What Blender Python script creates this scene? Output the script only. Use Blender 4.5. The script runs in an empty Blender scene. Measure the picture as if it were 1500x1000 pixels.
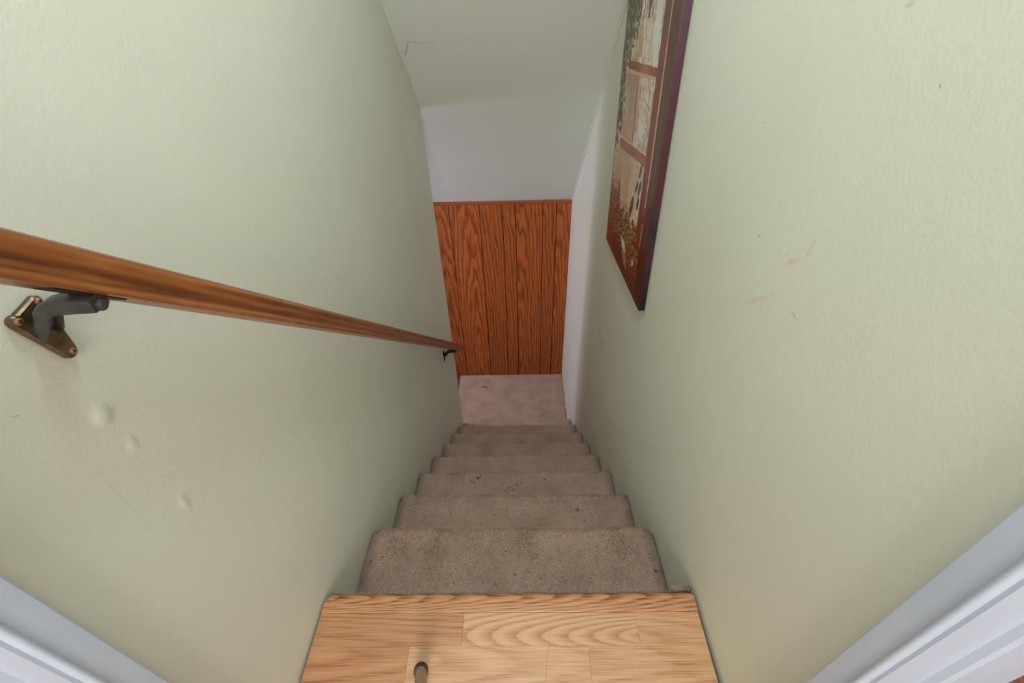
import bpy, bmesh, math, random
import numpy as np
from mathutils import Vector, Matrix, Quaternion, noise as mnoise

random.seed(7)
rng = np.random.default_rng(7)
scene = bpy.context.scene
COL = scene.collection

# ------------------------------------------------------------------ camera
cam_data = bpy.data.cameras.new('camera')
cam = bpy.data.objects.new('camera', cam_data)
COL.objects.link(cam)
RX = Vector((0.99969086, 0.00504205, -0.02434663))
UP = Vector((0.01579737, 0.62735464, 0.77857344))
FW = Vector((-0.01919957, 0.77871737, -0.62708105))
cam.matrix_world = Matrix(((RX.x, UP.x, -FW.x, 0), (RX.y, UP.y, -FW.y, 0),
                           (RX.z, UP.z, -FW.z, 1.1), (0, 0, 0, 1)))
cam_data.sensor_width = 36.0
cam_data.lens = 671.1356 / 1500 * 36
cam_data.clip_start = 0.01
scene.camera = cam

# ------------------------------------------------------------------ sky, daylight and added fill lights
world = bpy.data.worlds.new('world')
scene.world = world
world.use_nodes = True
bg = world.node_tree.nodes['Background']
bg.inputs[0].default_value = (0.93, 0.97, 1.0, 1)
bg.inputs[1].default_value = 0.34


def area(name, loc, target, sx, sy, power, color):
    d = bpy.data.lights.new(name, 'AREA')
    d.shape = 'RECTANGLE'
    d.size, d.size_y, d.energy, d.color = sx, sy, power, color
    o = bpy.data.objects.new(name, d)
    o.location = loc
    o.rotation_euler = (Vector(target) - Vector(loc)).to_track_quat('-Z', 'Y').to_euler()
    COL.objects.link(o)
    return o


# daylight of the hall behind the camera and of the
# lower hall's window round the corner of the landing, plus two added overhead fill lights
LIGHTS = [
    ('hall_window_light', (0.0, -2.6, 1.9), (0.0, 2.0, -0.9), 1.5, 1.5, 119, (1.03, 0.985, 0.93)),
    ('lower_window_light', (-2.2, 2.57, -0.20), (0.4, 2.60, -0.25), 0.30, 1.4, 17.5, (0.82, 0.83, 1.12)),
    ('lower_hall_light', (-2.2, 2.93, -0.20), (0.4, 2.60, -0.25), 0.36, 1.4, 12, (0.88, 0.87, 1.06)),
    ('hall_fill_light', (0.0, -0.15, 2.27), (0.0, -0.15, 0.0), 0.4, 0.4, 11.5, (0.89, 1.0, 1.14)),  # added fill from above for the treads and floor, no known fixture
    ('stair_fill_light', (-0.03, 0.72, 2.12), (0.0, 1.6, -0.9), 0.25, 0.25, 11.0, (0.89, 1.0, 1.15)),  # added fill to brighten the upper stair walls, stands for no real lamp
]
for spec_ in LIGHTS:
    area(*spec_)

scene.view_settings.view_transform = 'Standard'
scene.view_settings.look = 'None'
scene.view_settings.exposure = 0.0
scene.view_settings.gamma = 1.0
scene.view_settings.use_curve_mapping = False

# ------------------------------------------------------------------ dimensions
XL, XR = -0.4584, 0.385
Y0, Y1, RUN, RISE = 0.456, 0.7273, 0.2426, 0.203
ZL, YP = -1.896, 3.2208            # landing height, panelled wall
ZPT = -0.187                       # top of the panelling
YE = 2.385                         # end of the left wall
WT = 0.122                         # wall thickness
ZC = 2.3                           # hall ceiling


def slope_z(y):
    return ZPT + 0.955 * (YP - y)


# ------------------------------------------------------------------ helpers
def lin(r, g, b):
    f = lambda c: (c / 255 / 12.92) if c / 255 <= 0.04045 else ((c / 255 + 0.055) / 1.055) ** 2.4
    return (f(r), f(g), f(b), 1.0)


def link(name, mesh, mat=None, parent=None, loc=None):
    o = bpy.data.objects.new(name, mesh)
    COL.objects.link(o)
    if mat is not None:
        mesh.materials.append(mat)
    if parent is not None:
        o.parent = parent
    if loc is not None:
        o.location = loc
    return o


def empty(name, loc, label, cat):
    o = bpy.data.objects.new(name, None)
    o.empty_display_size = 0.1
    o.location = loc
    COL.objects.link(o)
    o['label'] = label
    o['category'] = cat
    return o


def pydata(name, verts, faces, mat=None, parent=None, loc=None, smooth=False):
    m = bpy.data.meshes.new(name)
    m.from_pydata([tuple(v) for v in verts], [], [tuple(f) for f in faces])
    m.update()
    if smooth:
        m.polygons.foreach_set('use_smooth', [True] * len(m.polygons))
    return link(name, m, mat, parent, loc)


def bm_obj(name, bm, mat=None, parent=None, loc=None, smooth=False, angle=None):
    bmesh.ops.recalc_face_normals(bm, faces=bm.faces)
    m = bpy.data.meshes.new(name)
    bm.to_mesh(m)
    bm.free()
    if smooth:
        m.polygons.foreach_set('use_smooth', [True] * len(m.polygons))
        if angle:
            m.set_sharp_from_angle(angle=angle)
    return link(name, m, mat, parent, loc)


def bm_box(bm, lo, hi, bevel=0.0, seg=1):
    r = bmesh.ops.create_cube(bm, size=1.0)
    vs = r['verts']
    for v in vs:
        v.co = Vector([lo[i] + (v.co[i] + 0.5) * (hi[i] - lo[i]) for i in range(3)])
    if bevel > 0:
        es = list({e for v in vs for e in v.link_edges})
        bmesh.ops.bevel(bm, geom=es, offset=bevel, segments=seg, affect='EDGES', profile=0.6)


def box(name, lo, hi, mat, parent=None, bevel=0.0, seg=1, loc=None):
    bm = bmesh.new()
    bm_box(bm, lo, hi, bevel, seg)
    return bm_obj(name, bm, mat, parent, loc)


def prism(name, poly, axis, a, b, mat, parent=None, loc=None, smooth=False, angle=0.6):
    """poly: list of 2-D points in the plane perpendicular to axis, extruded from a to b"""
    idx = {'x': (1, 2, 0), 'y': (0, 2, 1), 'z': (0, 1, 2)}[axis]
    bm = bmesh.new()
    rings = []
    for t in (a, b):
        ring = []
        for p in poly:
            c = [0, 0, 0]
            c[idx[0]], c[idx[1]], c[idx[2]] = p[0], p[1], t
            ring.append(bm.verts.new(c))
        rings.append(ring)
    n = len(poly)
    for i in range(n):
        bm.faces.new((rings[0][i], rings[0][(i + 1) % n], rings[1][(i + 1) % n], rings[1][i]))
    bm.faces.new(rings[0][::-1])
    bm.faces.new(rings[1])
    return bm_obj(name, bm, mat, parent, loc, smooth, angle)


def bm_tube(bm, pts, radii, seg=16, cap=True, flat=1.0):
    pts = [Vector(p) for p in pts]
    rings = []
    prev = None
    for i, p in enumerate(pts):
        t = (pts[min(i + 1, len(pts) - 1)] - pts[max(i - 1, 0)]).normalized()
        if prev is None:
            a = Vector((0, 0, 1)) if abs(t.z) < 0.9 else Vector((1, 0, 0))
            u = t.cross(a).normalized()
        else:
            u = (prev - t * prev.dot(t)).normalized()
        prev = u
        v = t.cross(u)
        r = radii[i] if isinstance(radii, (list, tuple)) else radii
        rings.append([bm.verts.new(p + r * (math.cos(2 * math.pi * k / seg) * u + flat * math.sin(2 * math.pi * k / seg) * v)) for k in range(seg)])
    for a, b in zip(rings[:-1], rings[1:]):
        for k in range(seg):
            bm.faces.new((a[k], a[(k + 1) % seg], b[(k + 1) % seg], b[k]))
    if cap:
        bm.faces.new(rings[0][::-1])
        bm.faces.new(rings[-1])


# ------------------------------------------------------------------ node helpers
class NT:
    def __init__(self, name, rough=0.6, spec=0.4):
        self.mat = bpy.data.materials.new(name)
        self.mat.use_nodes = True
        self.t = self.mat.node_tree
        self.t.nodes.clear()
        self.out = self.t.nodes.new('ShaderNodeOutputMaterial')
        self.b = self.t.nodes.new('ShaderNodeBsdfPrincipled')
        self.t.links.new(self.b.outputs[0], self.out.inputs[0])
        self.b.inputs['Roughness'].default_value = rough
        self.b.inputs['Specular IOR Level'].default_value = spec

    def set(self, sock, v):
        if isinstance(v, bpy.types.NodeSocket):
            self.t.links.new(v, sock)
        else:
            sock.default_value = v

    def m(self, op, a, b=None, c=None, clamp=False):
        n = self.t.nodes.new('ShaderNodeMath')
        n.operation = op
        n.use_clamp = clamp
        self.set(n.inputs[0], a)
        if b is not None:
            self.set(n.inputs[1], b)
        if c is not None:
            self.set(n.inputs[2], c)
        return n.outputs[0]

    def coord(self, kind='Object'):
        n = self.t.nodes.new('ShaderNodeTexCoord')
        s = self.t.nodes.new('ShaderNodeSeparateXYZ')
        self.t.links.new(n.outputs[kind], s.inputs[0])
        return n.outputs[kind], s.outputs[0], s.outputs[1], s.outputs[2]

    def vec(self, x, y, z):
        n = self.t.nodes.new('ShaderNodeCombineXYZ')
        for i, v in enumerate((x, y, z)):
            self.set(n.inputs[i], v)
        return n.outputs[0]

    def noise(self, vec, scale, detail=3, rough=0.5, dist=0.0, out=0):
        n = self.t.nodes.new('ShaderNodeTexNoise')
        self.t.links.new(vec, n.inputs['Vector'])
        n.inputs['Scale'].default_value = scale
        n.inputs['Detail'].default_value = detail
        n.inputs['Roughness'].default_value = rough
        n.inputs['Distortion'].default_value = dist
        return n.outputs[out]

    def ramp(self, f, stops, interp='LINEAR'):
        n = self.t.nodes.new('ShaderNodeValToRGB')
        n.color_ramp.interpolation = interp
        e = n.color_ramp.elements
        while len(e) < len(stops):
            e.new(0.5)
        for el, (p, c) in zip(e, stops):
            el.position = p
            el.color = c if isinstance(c, (tuple, list)) else (c, c, c, 1)
        self.set(n.inputs[0], f)
        return n.outputs[0]

    def mix(self, f, a, b, mode='MIX'):
        n = self.t.nodes.new('ShaderNodeMix')
        n.data_type = 'RGBA'
        n.blend_type = mode
        self.set(n.inputs[0], f)
        self.set(n.inputs[6], a)
        self.set(n.inputs[7], b)
        return n.outputs[2]

    def color(self, c):
        self.set(self.b.inputs['Base Color'], c)

    def bump(self, h, strength, dist=0.002):
        n = self.t.nodes.new('ShaderNodeBump')
        n.inputs['Strength'].default_value = strength
        n.inputs['Distance'].default_value = dist
        self.t.links.new(h, n.inputs['Height'])
        self.t.links.new(n.outputs[0], self.b.inputs['Normal'])

    def rnd(self):
        return self.t.nodes.new('ShaderNodeObjectInfo').outputs['Random']


def paint(name, rgb, marks=(), rough=0.5, tone=0.03, bump=0.17):
    """wall paint with roller texture; marks: (y, z, ry, rz, angle, colour, strength) stains on the wall"""
    n = NT(name, rough, 0.35)
    v, x, y, z = n.coord()
    big = n.noise(v, 2.2, 3)
    c0 = lin(*rgb)
    lo = tuple(c * (1 - tone) for c in c0[:3]) + (1,)
    hi = tuple(c * (1 + tone) for c in c0[:3]) + (1,)
    col = n.ramp(big, [(0.3, lo), (0.7, hi)])
    wob = n.noise(v, 90, 2)
    for (my, mz, ry, rz, ang, rgbm, st) in marks:
        dy, dz = n.m('SUBTRACT', y, my), n.m('SUBTRACT', z, mz)
        ca, sa = math.cos(ang), math.sin(ang)
        u = n.m('DIVIDE', n.m('ADD', n.m('MULTIPLY', dy, ca), n.m('MULTIPLY', dz, sa)), ry)
        w = n.m('DIVIDE', n.m('SUBTRACT', n.m('MULTIPLY', dz, ca), n.m('MULTIPLY', dy, sa)), rz)
        d = n.m('SQRT', n.m('ADD', n.m('MULTIPLY', u, u), n.m('MULTIPLY', w, w)))
        d = n.m('ADD', d, n.m('MULTIPLY', n.m('SUBTRACT', wob, 0.5), 1.6))
        f = n.m('MULTIPLY', n.m('SUBTRACT', 1.0, d, clamp=True), st, clamp=True)
        col = n.mix(f, col, lin(*rgbm))
    n.color(col)
    peel = n.noise(v, 240, 2, 0.55)
    peel2 = n.noise(v, 60, 2)
    n.bump(n.m('ADD', peel, n.m('MULTIPLY', peel2, 0.8)), bump, 0.0016)
    return n.mat


def wood(name, stops, L, W, width, freq, tilt, depth=0.03, wob=0.004, rough=0.42, center=None, streak=0.35,
         contrast=1.0, vary=0.12, seed=0.0, coat=0.0, spec=0.4, pore=320):
    """growth rings cut by a sawn face: L long axis, W width axis (0,1,2)"""
    n = NT(name, rough, spec)
    v, x, y, z = n.coord()
    c = (x, y, z)
    l, w = c[L], c[W]
    r = n.rnd()
    sv = n.vec(n.m('MULTIPLY', l, 3.0), n.m('MULTIPLY', w, 18.0), n.m('ADD', n.m('MULTIPLY', r, 37.0), seed))
    n1 = n.noise(sv, 1.0, 3, 0.55)
    sv2 = n.vec(n.m('MULTIPLY', l, 14.0), n.m('MULTIPLY', w, 90.0), n.m('ADD', n.m('MULTIPLY', r, 11.0), seed))
    n2 = n.noise(sv2, 1.0, 2)
    if center is None:
        off = n.m('MULTIPLY', n.m('SUBTRACT', r, 0.5), width * 1.6)
        w2 = n.m('SUBTRACT', w, off)
    else:
        w2 = n.m('SUBTRACT', w, center)
    d = n.m('ADD', n.m('MULTIPLY', l, tilt), n.m('ADD', depth, n.m('MULTIPLY', r, depth)))
    rad = n.m('SQRT', n.m('ADD', n.m('MULTIPLY', w2, w2), n.m('MULTIPLY', d, d)))
    rad = n.m('ADD', rad, n.m('MULTIPLY', n.m('SUBTRACT', n1, 0.5), wob * 2))
    rad = n.m('ADD', rad, n.m('MULTIPLY', n.m('SUBTRACT', n2, 0.5), wob * 0.35))
    ring = n.m('FRACT', n.m('MULTIPLY', rad, freq))
    ringc = n.ramp(ring, [(0.0, 0.05), (0.22, 0.25), (0.62, 0.95), (0.9, 0.75), (1.0, 0.05)])
    fv = n.vec(n.m('MULTIPLY', l, 9.0), n.m('MULTIPLY', w, float(pore)), n.m('MULTIPLY', r, 23.0))
    fine = n.noise(fv, 1.0, 3, 0.7)
    mixf = n.m('ADD', n.m('MULTIPLY', n.m('SUBTRACT', ringc, 0.5), contrast * 0.8), 0.5)
    mixf = n.m('ADD', mixf, n.m('MULTIPLY', n.m('SUBTRACT', fine, 0.5), streak * 2))
    mixf = n.m('ADD', mixf, n.m('MULTIPLY', n.m('SUBTRACT', n1, 0.5), 0.25), clamp=True)
    col = n.ramp(mixf, stops)
    tone = n.m('ADD', 1.0 - vary, n.m('MULTIPLY', r, vary * 2))
    hsv = n.t.nodes.new('ShaderNodeHueSaturation')
    n.set(hsv.inputs['Value'], tone)
    n.set(hsv.inputs['Color'], col)
    n.color(hsv.outputs[0])
    n.b.inputs['Coat Weight'].default_value = coat
    n.b.inputs['Coat Roughness'].default_value = 0.25
    n.bump(mixf, 0.15, 0.0008)
    return n.mat


def plain(name, rgb, rough=0.5, metal=0.0, spec=0.4, var=0.0, scale=40, bump=0.0):
    n = NT(name, rough, spec)
    n.b.inputs['Metallic'].default_value = metal
    v, x, y, z = n.coord()
    f = n.noise(v, scale, 3)
    c = lin(*rgb)
    lo = tuple(max(0, k * (1 - var)) for k in c[:3]) + (1,)
    hi = tuple(min(1, k * (1 + var)) for k in c[:3]) + (1,)
    n.color(n.ramp(f, [(0.3, lo), (0.7, hi)]))
    if bump:
        n.bump(f, bump, 0.001)
    return n.mat


# ------------------------------------------------------------------ materials
GREEN = (210, 211, 193)
PINK, DARKM, PALE = (206, 172, 160), (120, 112, 98), (226, 226, 206)
right_marks = [
    (0.0, 0.0, 0, 0, 0, PINK, 0),
]
M_wall_left = None
SOCK = {}


SYC = Y0          # the carpet material works in the staircase's own coordinates


def carpet_mat():
    n = NT('beige_carpet', 0.95, 0.1)
    v, x, y, z = n.coord()
    big = n.noise(v, 7, 4, 0.6)
    mid = n.noise(v, 38, 3, 0.6)
    fine = n.noise(v, 620, 2, 0.7)
    base = n.ramp(big, [(0.3, lin(170, 142, 120)), (0.52, lin(190, 161, 138)), (0.72, lin(199, 167, 146))])
    col = n.mix(n.m('MULTIPLY', n.ramp(fine, [(0.36, 1.0), (0.55, 0.0)]), 0.55), base, lin(98, 80, 66))
    col = n.mix(n.m('MULTIPLY', n.ramp(fine, [(0.52, 0.0), (0.68, 1.0)]), 0.35), col, lin(206, 186, 166))
    col = n.mix(n.m('MULTIPLY', n.ramp(mid, [(0.30, 1.0), (0.45, 0.0)]), 0.3), col, lin(122, 104, 90))
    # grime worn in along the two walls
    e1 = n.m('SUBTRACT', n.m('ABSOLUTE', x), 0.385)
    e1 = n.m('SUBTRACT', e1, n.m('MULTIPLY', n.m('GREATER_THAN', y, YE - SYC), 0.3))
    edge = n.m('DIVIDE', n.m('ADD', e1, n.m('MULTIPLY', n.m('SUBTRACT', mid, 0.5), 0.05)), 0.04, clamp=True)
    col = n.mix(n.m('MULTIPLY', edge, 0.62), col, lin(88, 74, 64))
    # small dark drips
    vor = n.t.nodes.new('ShaderNodeTexVoronoi')
    n.t.links.new(v, vor.inputs['Vector'])
    vor.inputs['Scale'].default_value = 30
    spot = n.m('MULTIPLY', n.ramp(vor.outputs['Distance'], [(0.06, 1.0), (0.12, 0.0)]),
               n.ramp(n.noise(v, 9, 1), [(0.52, 0.0), (0.58, 1.0)]))
    col = n.mix(n.m('MULTIPLY', spot, 0.7), col, lin(62, 48, 40))
    # old drips on the third tread and the landing
    for px, py, zz, rr_ in ((691, 703, -3 * RISE, .005), (695, 706, -3 * RISE, .006), (700, 700, -3 * RISE, .008), (704, 695, -3 * RISE, .005), (738, 707, -3 * RISE, .004),
                            (746, 714, -3 * RISE, .006), (752, 717, -3 * RISE, .005), (757, 710, -3 * RISE, .006), (764, 707, -3 * RISE, .005), (741, 718, -3 * RISE, .004),
                            (798, 702, -3 * RISE, .006), (588, 732, -2 * RISE, .006), (600, 747, -2 * RISE, .004), (846, 746, -2 * RISE, .007),
                            (715, 558, ZL, .017), (711, 567, ZL, .024), (706, 566, ZL, .016), (543, 822, -RISE, .004), (792, 847, -RISE, .004), (961, 836, -RISE, .006)):
        d_ = FW + RX * ((px - 750) / 671.1356) - UP * ((py - 500) / 671.1356)
        t_ = (zz - 1.1) / d_.z
        dx = n.m('SUBTRACT', x, d_.x * t_ - (XL + XR) / 2)
        dy = n.m('SUBTRACT', y, d_.y * t_ - SYC)
        dd = n.m('SQRT', n.m('ADD', n.m('MULTIPLY', dx, dx), n.m('MULTIPLY', dy, dy)))
        f_ = n.m('SUBTRACT', 1.3, n.m('DIVIDE', n.m('ADD', dd, n.m('MULTIPLY', n.m('SUBTRACT', mid, 0.5), rr_)), rr_), clamp=True)
        col = n.mix(n.m('MULTIPLY', f_, 0.5 if zz == ZL else 0.75), col, lin(66, 50, 42))
    n.color(col)
    n.b.inputs['Sheen Weight'].default_value = 0.15
    n.bump(n.m('ADD', fine, n.m('MULTIPLY', mid, 0.5)), 0.6, 0.003)
    return n.mat


M_carpet = carpet_mat()
FLO = [(0.0, lin(137, 91, 54)), (0.35, lin(166, 125, 85)), (0.7, lin(181, 140, 101)), (1.0, lin(186, 150, 110))]
FLR = [(0.0, lin(119, 72, 43)), (0.35, lin(156, 107, 70)), (0.7, lin(169, 123, 84)), (1.0, lin(176, 132, 92))]
FLN = [(0.0, lin(91, 57, 34)), (0.3, lin(151, 103, 66)), (0.65, lin(171, 123, 83)), (1.0, lin(184, 136, 95))]
M_oak = wood('light_oak', FLO, 0, 1, 0.065, 300, 0.02, 0.16, 0.002, 0.38, streak=0.95, contrast=0.45, vary=0.04, pore=420)
M_oak_red = wood('reddish_oak', FLR, 0, 1, 0.065, 330, 0.012, 0.18, 0.002, 0.38, streak=1.0, contrast=0.5, vary=0.03, pore=420)
M_oak_arch = wood('arched_oak', FLO, 0, 1, 0.065, 150, -0.125, 0.026, 0.0030, 0.38, center=-0.014, streak=0.6, contrast=0.85, vary=0.02, pore=420)
M_oak_nose = wood('worn_oak_nosing', FLN, 0, 1, 0.05, 330, 0.045, 0.030, 0.004, 0.45, center=0.010, streak=1.1, contrast=0.9, vary=0.02, pore=380)
M_room_oak = wood('red_oak_side_room', [(0.0, lin(100, 52, 34)), (0.5, lin(142, 82, 54)), (1.0, lin(158, 98, 68))], 1, 0, 0.08,
                  150, 0.04, 0.08, 0.003, 0.4, streak=0.3, contrast=0.6)
PAN = [(0.0, lin(84, 36, 12)), (0.3, lin(128, 61, 23)), (0.65, lin(167, 87, 38)), (1.0, lin(182, 102, 51))]
M_panel = wood('orange_wood_panelling', PAN, 2, 0, 0.16, 46, 0.085, 0.03, 0.030, 0.42, streak=0.34, contrast=0.66, vary=0.10, pore=150)
M_groove = plain('panel_groove', (22, 9, 5), 0.9)
M_cap = wood('panel_cap_moulding', [(0.0, lin(112, 56, 26)), (0.5, lin(150, 80, 42)), (1.0, lin(168, 96, 54))], 0, 1, 0.03, 300, 0.01, 0.05,
             0.001, 0.4, streak=0.3, contrast=0.4)
M_rail = wood('varnished_fir_rail', [(0.0, lin(70, 32, 8)), (0.35, lin(116, 62, 22)), (0.7, lin(142, 82, 35)), (1.0, lin(166, 106, 58))],
              0, 1, 0.04, 420, 0.0008, 0.03, 0.0012, 0.33, center=0.004, streak=0.6, contrast=0.7, vary=0.0, spec=0.5, pore=260)
M_ceiling = paint('ceiling_paint', (210, 213, 204), rough=0.6, tone=0.02, bump=0.16)
M_landing_wall = paint('white_wall_paint', (214, 212, 210), rough=0.55, tone=0.015, bump=0.15)
M_trim = plain('white_gloss_trim', (184, 194, 208), 0.32, var=0.02, scale=14, bump=0.02)
M_caulk = plain('pale_caulk', (214, 216, 200), 0.6, var=0.03)
M_crack = plain('plaster_crack', (134, 131, 116), 0.9)
M_sub = plain('dark_subfloor', (64, 48, 38), 0.9)
M_iron = plain('dark_bronze_metal', (74, 72, 71), 0.40, 0.55, 0.5, 0.25, 90, 0.05)
M_iron_worn = plain('worn_bronze_metal', (104, 86, 64), 0.38, 0.7, 0.5, 0.5, 75, 0.06)
M_black_iron = plain('black_iron', (34, 32, 32), 0.5, 0.5, 0.4, 0.1)
M_screw = plain('brass_screw', (170, 128, 100), 0.35, 0.8, 0.5, 0.1)
M_slot = plain('screw_slot', (40, 30, 24), 0.8)
M_rubber = plain('black_rubber', (38, 40, 38), 0.55, 0, 0.4, 0.15, 120)
M_shaft = wood('brown_wooden_shaft', [(0.0, lin(120, 94, 74)), (0.5, lin(158, 128, 104)), (1.0, lin(178, 150, 126))], 0, 1, 0.03, 300, 0.004, 0.04,
               0.001, 0.5, streak=0.3, contrast=0.4, vary=0)
M_floor_crack = plain('floor_scratch', (132, 92, 60), 0.8)
M_dent = plain('dark_nail_hole', (58, 36, 24), 0.9)

# ------------------------------------------------------------------ walls
def px_on_wall(px, py, xw):
    d = FW + RX * ((px - 750) / 671.1356) - UP * ((py - 500) / 671.1356)
    t = xw / d.x
    return (d.y * t, 1.1 + d.z * t)


def streak(p0, p1, half, xw, c, s):
    """a smear on the wall between two spots of the photograph, half its width in metres"""
    a, b = px_on_wall(*p0, xw), px_on_wall(*p1, xw)
    ln = math.hypot(b[0] - a[0], b[1] - a[1])
    return ((a[0] + b[0]) / 2, (a[1] + b[1]) / 2, ln / 2 + half * 0.5, half, math.atan2(b[1] - a[1], b[0] - a[0]), c, s)


M_wl = paint('sage_paint_left', GREEN, [
    streak((20, 611), (34, 607), 0.0012, XL, (128, 124, 112), 0.8),
    streak((112, 655), (232, 782), 0.0022, XL, (192, 194, 184), 0.6),
    streak((575, 80), (577, 98), 0.003, XL, (150, 148, 120), 0.6),
    streak((500, 470), (620, 500), 0.02, XL, (192, 190, 168), 0.25),
])
M_wr = paint('sage_paint_right', GREEN, [
    streak((1196, 346), (1178, 378), 0.005, XR, PINK, 0.55),
    streak((1142, 386), (1176, 380), 0.006, XR, PINK, 0.5),
    streak((1080, 446), (1138, 430), 0.007, XR, PINK, 0.5),
    streak((1114, 436), (1112, 460), 0.004, XR, PINK, 0.45),
    streak((1158, 456), (1168, 472), 0.0022, XR, (128, 132, 116), 0.6),
    streak((1106, 420), (1114, 448), 0.0014, XR, PALE, 0.8),
    streak((1109, 347), (1113, 345), 0.0022, XR, DARKM, 0.9),
    streak((1147, 366), (1151, 366), 0.0016, XR, (240, 240, 226), 0.9),
    streak((1320, 12), (1340, 3), 0.004, XR, (196, 160, 146), 0.7),
    streak((1376, 122), (1377, 130), 0.001, XR, DARKM, 0.8),
    streak((1116, 180), (1120, 180), 0.002, XR, DARKM, 0.6),
    streak((1290, 742), (1302, 762), 0.0014, XR, PALE, 0.9),
    streak((878, 470), (884, 540), 0.035, XR, (172, 166, 148), 0.4),
    streak((880, 620), (1010, 690), 0.03, XR, (190, 188, 162), 0.3),
])


def lines(segs):
    out = []
    for a, b, n in segs:
        out += list(np.linspace(a, b, n, endpoint=False))
    return out + [segs[-1][1]]


def wall_mesh(name, xin, xout, ys, zs, keep, mat, bumpf, flip):
    """a thick wall: fine inner face at xin displaced by bumpf(y, z), plain closed outer faces"""
    verts, faces, idx = [], [], {}

    def vid(i, j):
        if (i, j) not in idx:
            y, z = ys[i], zs[j]
            idx[(i, j)] = len(verts)
            verts.append((xin + bumpf(y, z), y, z))
        return idx[(i, j)]

    for i in range(len(ys) - 1):
        for j in range(len(zs) - 1):
            if keep((ys[i] + ys[i + 1]) / 2, (zs[j] + zs[j + 1]) / 2):
                q = (vid(i, j), vid(i + 1, j), vid(i + 1, j + 1), vid(i, j + 1))
                faces.append(q if flip else q[::-1])
    # outer shell: extrude boundary edges to xout and close
    cnt = {}
    for f in faces:
        for a, b in zip(f, f[1:] + f[:1]):
            cnt[(a, b)] = cnt.get((a, b), 0) + 1
    back = {}

    def bid(a):
        if a not in back:
            back[a] = len(verts)
            verts.append((xout, verts[a][1], verts[a][2]))
        return back[a]

    nf = list(faces)
    for f in faces:
        for a, b in zip(f, f[1:] + f[:1]):
            if (b, a) not in cnt:
                nf.append((b, a, bid(a), bid(b)))
    for f in faces:
        nf.append(tuple(bid(a) for a in f[::-1]))
    o = pydata(name, verts, nf, mat, smooth=True)
    o.data.set_sharp_from_angle(angle=0.9)
    o['kind'] = 'structure'
    return o


BUMPS = [(0.3390, 0.7326, 0.0098, 0.0125, 0.0020), (0.3435, 0.6776, 0.0065, 0.0110, 0.0011), (0.3454, 0.5511, 0.0055, 0.0150, 0.0012)]


def bump_left(y, z):
    h = -0.0010 * (1 + math.sin(y * 3.1 + 1.0) * math.sin(z * 2.3))
    for by, bz, ry, rz, a in BUMPS:
        d = ((y - by) / ry) ** 2 + ((z - bz) / rz) ** 2
        if d < 6:
            h += a * math.exp(-d ** 1.6)
    return h


def bump_right(y, z):
    h = 0.0012 * (1 + math.sin(y * 2.7 + 0.4) * math.cos(z * 1.9 + 0.3))
    return h


DY0, DY1 = 0.157, -0.75        # doorway of the two side rooms
ys_l = lines([(-1.3, DY1, 3), (DY1, 0.1415, 4), (0.1415, 0.30, 6), (0.30, 0.39, 38), (0.39, YE, 40)])
zs_l = lines([(-2.6, -0.03, 20), (-0.03, 0.52, 8), (0.52, 0.78, 100), (0.78, 2.05, 12), (2.05, ZC, 2)])
keep_l = lambda y, z: not (DY1 < y < 0.1415 and -0.03 < z < 2.05) and z < ZC
wall_left = wall_mesh('wall_left', XL, XL - WT, ys_l, zs_l, lambda y, z: keep_l(y, z), M_wl, bump_left, True)
ys_r = lines([(-1.3, DY1, 3), (DY1, DY0, 4), (DY0, 0.5, 6), (0.5, 2.2, 30), (2.2, 2.46, 26), (2.46, YP + 0.03, 10)])
zs_r = lines([(-2.3, -0.03, 22), (-0.03, 2.05, 18), (2.05, ZC, 2)])
keep_r = lambda y, z: not (DY1 < y < DY0 and -0.03 < z < 2.05)
wall_right = wall_mesh('wall_right', XR, XR + WT, ys_r, zs_r, keep_r, M_wr, bump_right, False)

# return wall and outer wall of the lower flight that turns left round the corner
w = box('wall_lower', (-2.3, YE - WT, -3.2), (XL - WT, YE, 1.2), M_landing_wall)
w['kind'] = 'structure'

# ------------------------------------------------------------------ ceilings
ceil = bpy.data.objects.new('ceiling', None)
ytop = YP - (ZC - ZPT) / 0.955
v = []
for x in (-2.3, XR + 0.02):
    v += [(x, YP + 0.05, slope_z(YP + 0.05)), (x, ytop, ZC), (x, -1.3, ZC), (x, -1.3, ZC + 0.1), (x, ytop + 0.1, ZC + 0.1), (x, YP + 0.05, slope_z(YP + 0.05) + 0.16)]
fs = [(0, 1, 7, 6), (1, 2, 8, 7), (2, 3, 9, 8), (3, 4, 10, 9), (4, 5, 11, 10), (5, 0, 6, 11), (0, 5, 4, 1), (1, 4, 3, 2), (6, 7, 10, 11), (7, 8, 9, 10)]
bpy.data.objects.remove(ceil)
ceiling = pydata('ceiling', v, fs, M_ceiling)
ceiling['kind'] = 'structure'


def on_slope(px, py, off=0.0):
    d = FW + RX * ((px - 750) / 671.1356) - UP * ((py - 500) / 671.1356)
    # z = ZPT + .955 (YP - y)
    t = (ZPT + 0.955 * YP - 1.1) / (d.z + 0.955 * d.y)
    p = Vector((0, 0, 1.1)) + d * t
    return p + Vector((0, -0.69, -0.72)) * off


def ribbon(name, pts, r, mat, parent, seg=6):
    bm = bmesh.new()
    bm_tube(bm, pts, r, seg)
    return bm_obj(name, bm, mat, parent, smooth=True, angle=0.8)


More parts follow.
